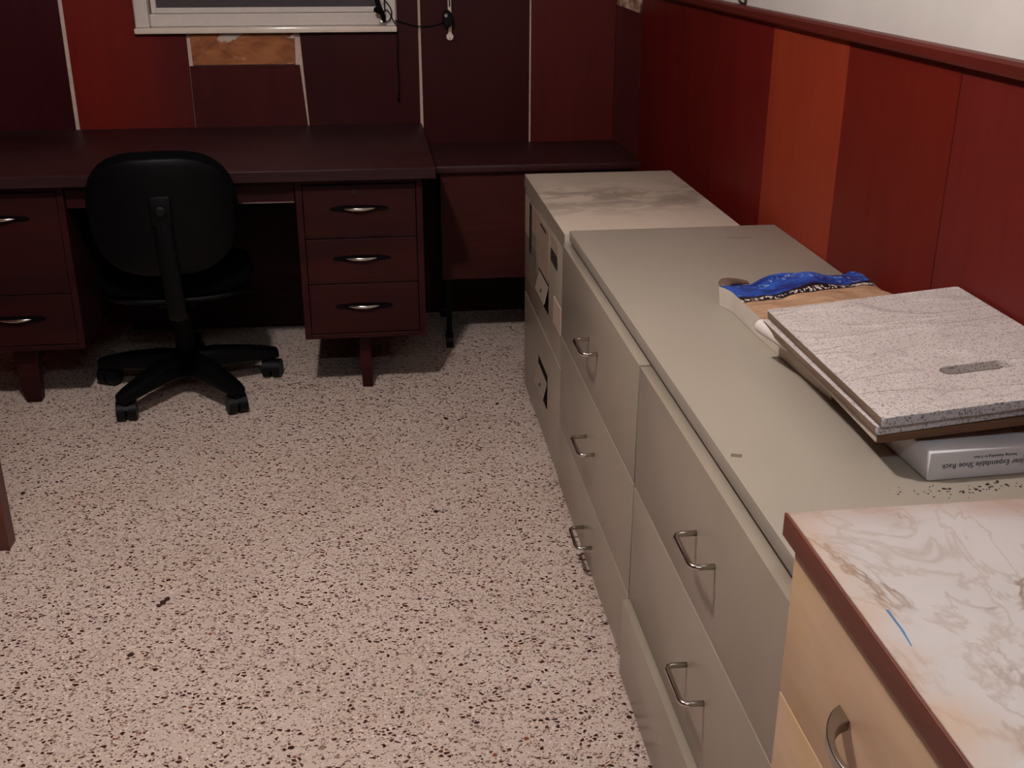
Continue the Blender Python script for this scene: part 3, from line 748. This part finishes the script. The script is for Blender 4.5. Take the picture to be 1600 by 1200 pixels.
# paper roll between bag and boards
rl = BM(); seg = 20; ax0, ax1 = Vector((.648, 1.742, Z0+.060)), Vector((.668, 1.64, Z0+.058))
rings = []
d3 = (ax1-ax0).normalized(); a3 = Vector((0, 0, 1)); a3 = (a3-d3*a3.dot(d3)).normalized(); b3 = d3.cross(a3)
for cpt, rr_ in ((ax0, .0095), (ax0, .0120), (ax1, .0120), (ax1, .0095)):
    rings.append([rl.verts.new(cpt+(a3*math.cos(2*math.pi*i/seg)+b3*math.sin(2*math.pi*i/seg))*rr_) for i in range(seg)])
for A, B in zip(rings, rings[1:]+rings[:1]):
    for i in range(seg): rl.faces.new((A[i], A[(i+1) % seg], B[(i+1) % seg], B[i]))
tag(link('paper_roll', rl, M_rollw, smooth='auto'), 'small white paper roll lying on the bag at the far left corner of the boards', 'paper roll')

# speckled boards
def board(x0, x1, y0, y1, thick, z, tiltx, rz, mats, hole=None, round_=.006):
    cu = bpy.data.curves.new('b', 'CURVE'); cu.dimensions = '2D'; cu.fill_mode = 'BOTH'; cu.extrude = thick/2; cu.bevel_depth = 0
    def spl(P):
        s_ = cu.splines.new('POLY'); s_.points.add(len(P)-1)
        for q, (a, b) in zip(s_.points, P): q.co = (a, b, 0, 1)
        s_.use_cyclic_u = True
    w, h = x1-x0, y1-y0; rr_ = round_; P = []
    for cx, cy, a0 in ((w-rr_, h-rr_, 0), (rr_, h-rr_, 90), (rr_, rr_, 180), (w-rr_, rr_, 270)):
        for q in range(0, 91, 30): P.append((cx+rr_*math.cos(R(a0+q)), cy+rr_*math.sin(R(a0+q))))
    spl(P)
    if hole:
        cx, cy, L, hw = hole; P = []
        for s_, a0 in ((1, -90), (-1, 90)):
            for q in range(0, 181, 20): P.append((cx+s_*(L/2-hw)+hw*math.cos(R(a0+q)), cy+hw*math.sin(R(a0+q))))
        spl(P)
    o = bpy.data.objects.new('b', cu); C.objects.link(o); bpy.context.view_layer.update()
    me = bpy.data.meshes.new_from_object(o.evaluated_get(bpy.context.evaluated_depsgraph_get()))
    C.objects.unlink(o); bpy.data.objects.remove(o); bpy.data.curves.remove(cu)
    bm = BM(); bm.from_mesh(me); bpy.data.meshes.remove(me)
    bmesh.ops.remove_doubles(bm, verts=bm.verts, dist=1e-5)
    for f in bm.faces:
        f.material_index = 0; f.normal_update(); n = f.normal; c = f.calc_center_median()
        if abs(n.z) < .5:
            if abs(n.x) > .8 and (c.x < .01 or c.x > w-.01): f.material_index = 1
            elif n.y < -.5 and c.y < .01: f.material_index = 2
            elif c.y > h-.01: f.material_index = 1
    T = Matrix.Translation((x0, y0, z+thick/2)) @ Matrix.Rotation(rz, 4, 'Z') @ Matrix.Rotation(-tiltx, 4, 'Y')
    bmesh.ops.transform(bm, matrix=T, verts=bm.verts)
    return bm
TL = math.atan2(.030, .345)
bs = [(.657, .994, 1.290, 1.722, .0125, Z0+.0475, TL, R(-1.2), [M_fibre2, M_bagside, M_fibre2], None, 'brown-edged fibre board, bottom of the stack of speckled boards'),
      (.6525, .994, 1.287, 1.735, .0130, Z0+.0610, TL, R(.6), [M_board, M_fibre, M_board2], None, 'speckled grey board in the middle of the stack, its near edge showing'),
      (.655, .996, 1.279, 1.738, .0140, Z0+.0760, TL, 0, [M_board, M_fibre, M_board2], (.196, .122, .108, .015), 'speckled grey board with a hand slot, topmost of the stack')]
for a in bs:
    bm = board(*a[:8], a[8], a[9])
    tag(link('speckled_board', bm, a[8], smooth=False, bevel=.0008), a[10], 'board', 'boards stacked on the cabinet top')

# dust crumbs by the carton and bits on the floor
random.seed(11)
def crumbs(name, spots, mt, label, z):
    bm = BM()
    for x, y, s_ in spots:
        mm = Matrix.Translation((x, y, z+s_*.35)) @ Matrix.Rotation(random.random()*6, 4, 'Z') @ Matrix.Diagonal((s_*random.uniform(.7, 1.6), s_, s_*.4, 1))
        bmesh.ops.create_icosphere(bm, subdivisions=1, radius=1, matrix=mm)
    tag(link(name, bm, mt), label, 'debris', kind='stuff')
M_dirt = simple('dry_dirt', '2c201a', .9)
sp = [(random.gauss(.79, .045), random.gauss(1.236, .010), random.uniform(.0008, .0022)) for _ in range(55)]
sp += [(random.gauss(.715, .03), random.gauss(1.238, .012), random.uniform(.0006, .0014)) for _ in range(20)]
crumbs('dirt_crumbs', [q for q in sp if q[1] < 1.256], M_dirt, 'dark dirt crumbs scattered on the metal top in front of the white carton', Z0)
sp = [(-.974, 2.795, .008), (.187, 3.151, .006), (.12, 2.56, .007), (-.1, 1.9, .005), (-.55, 2.02, .006), (.357, 3.246, .006), (-.515, 2.211, .009), (-.508, 2.225, .007), (-.522, 2.20, .006)]
crumbs('floor_bits', sp, simple('dead_leaf', '3c1c14', .9), 'small dark leaf scraps lying on the terrazzo floor', 0)
def stain(name, pts, mt, z, parent):
    link(name, prism(BM(), [(a, b, z) for a, b in pts], (0, 0, .0002)), mt, parent)
M_smudge = simple('grey_smudge', '6e6458', .6)
stain('smudge', [(.492+.009*math.cos(a), 1.372+.006*math.sin(a)+.002*math.cos(3*a)) for a in [R(30*q) for q in range(12)]], M_smudge, ZTOP+.0001, wt)
stain('smudge', [(.84, 2.545), (.87, 2.538), (.90, 2.540), (.90, 2.536), (.87, 2.533), (.84, 2.540)], M_smudge, ZTOP+.0001, wt)
for x in (.684, .692):
    stain('scratch', [(x, 3.10), (x+.002, 3.10), (x+.002, 3.125), (x, 3.125)], M_ink, FZ+.0001, fc)

# wooden table at the left edge of the view (only one leg is seen)
wt2 = thing('side_table', (-1.4, 2.1, 0), 'reddish wooden table leg standing at the left edge of the photo', 'table')
for x, y in ((-.985, 2.492), (-.985, 1.2), (-1.75, 2.492), (-1.75, 1.2)):
    link('leg', box(BM(), x-.0, x+.062, y-.0, y+.05, 0, .709, bev=.002), M_rail if False else wood('reddish_leg_wood', '4e2820', '5e3026', 'z', .45), wt2)
link('tabletop', box(BM(), -1.78, -.94, 1.17, 2.57, .7095, .738, bev=.003), M_desk, wt2)
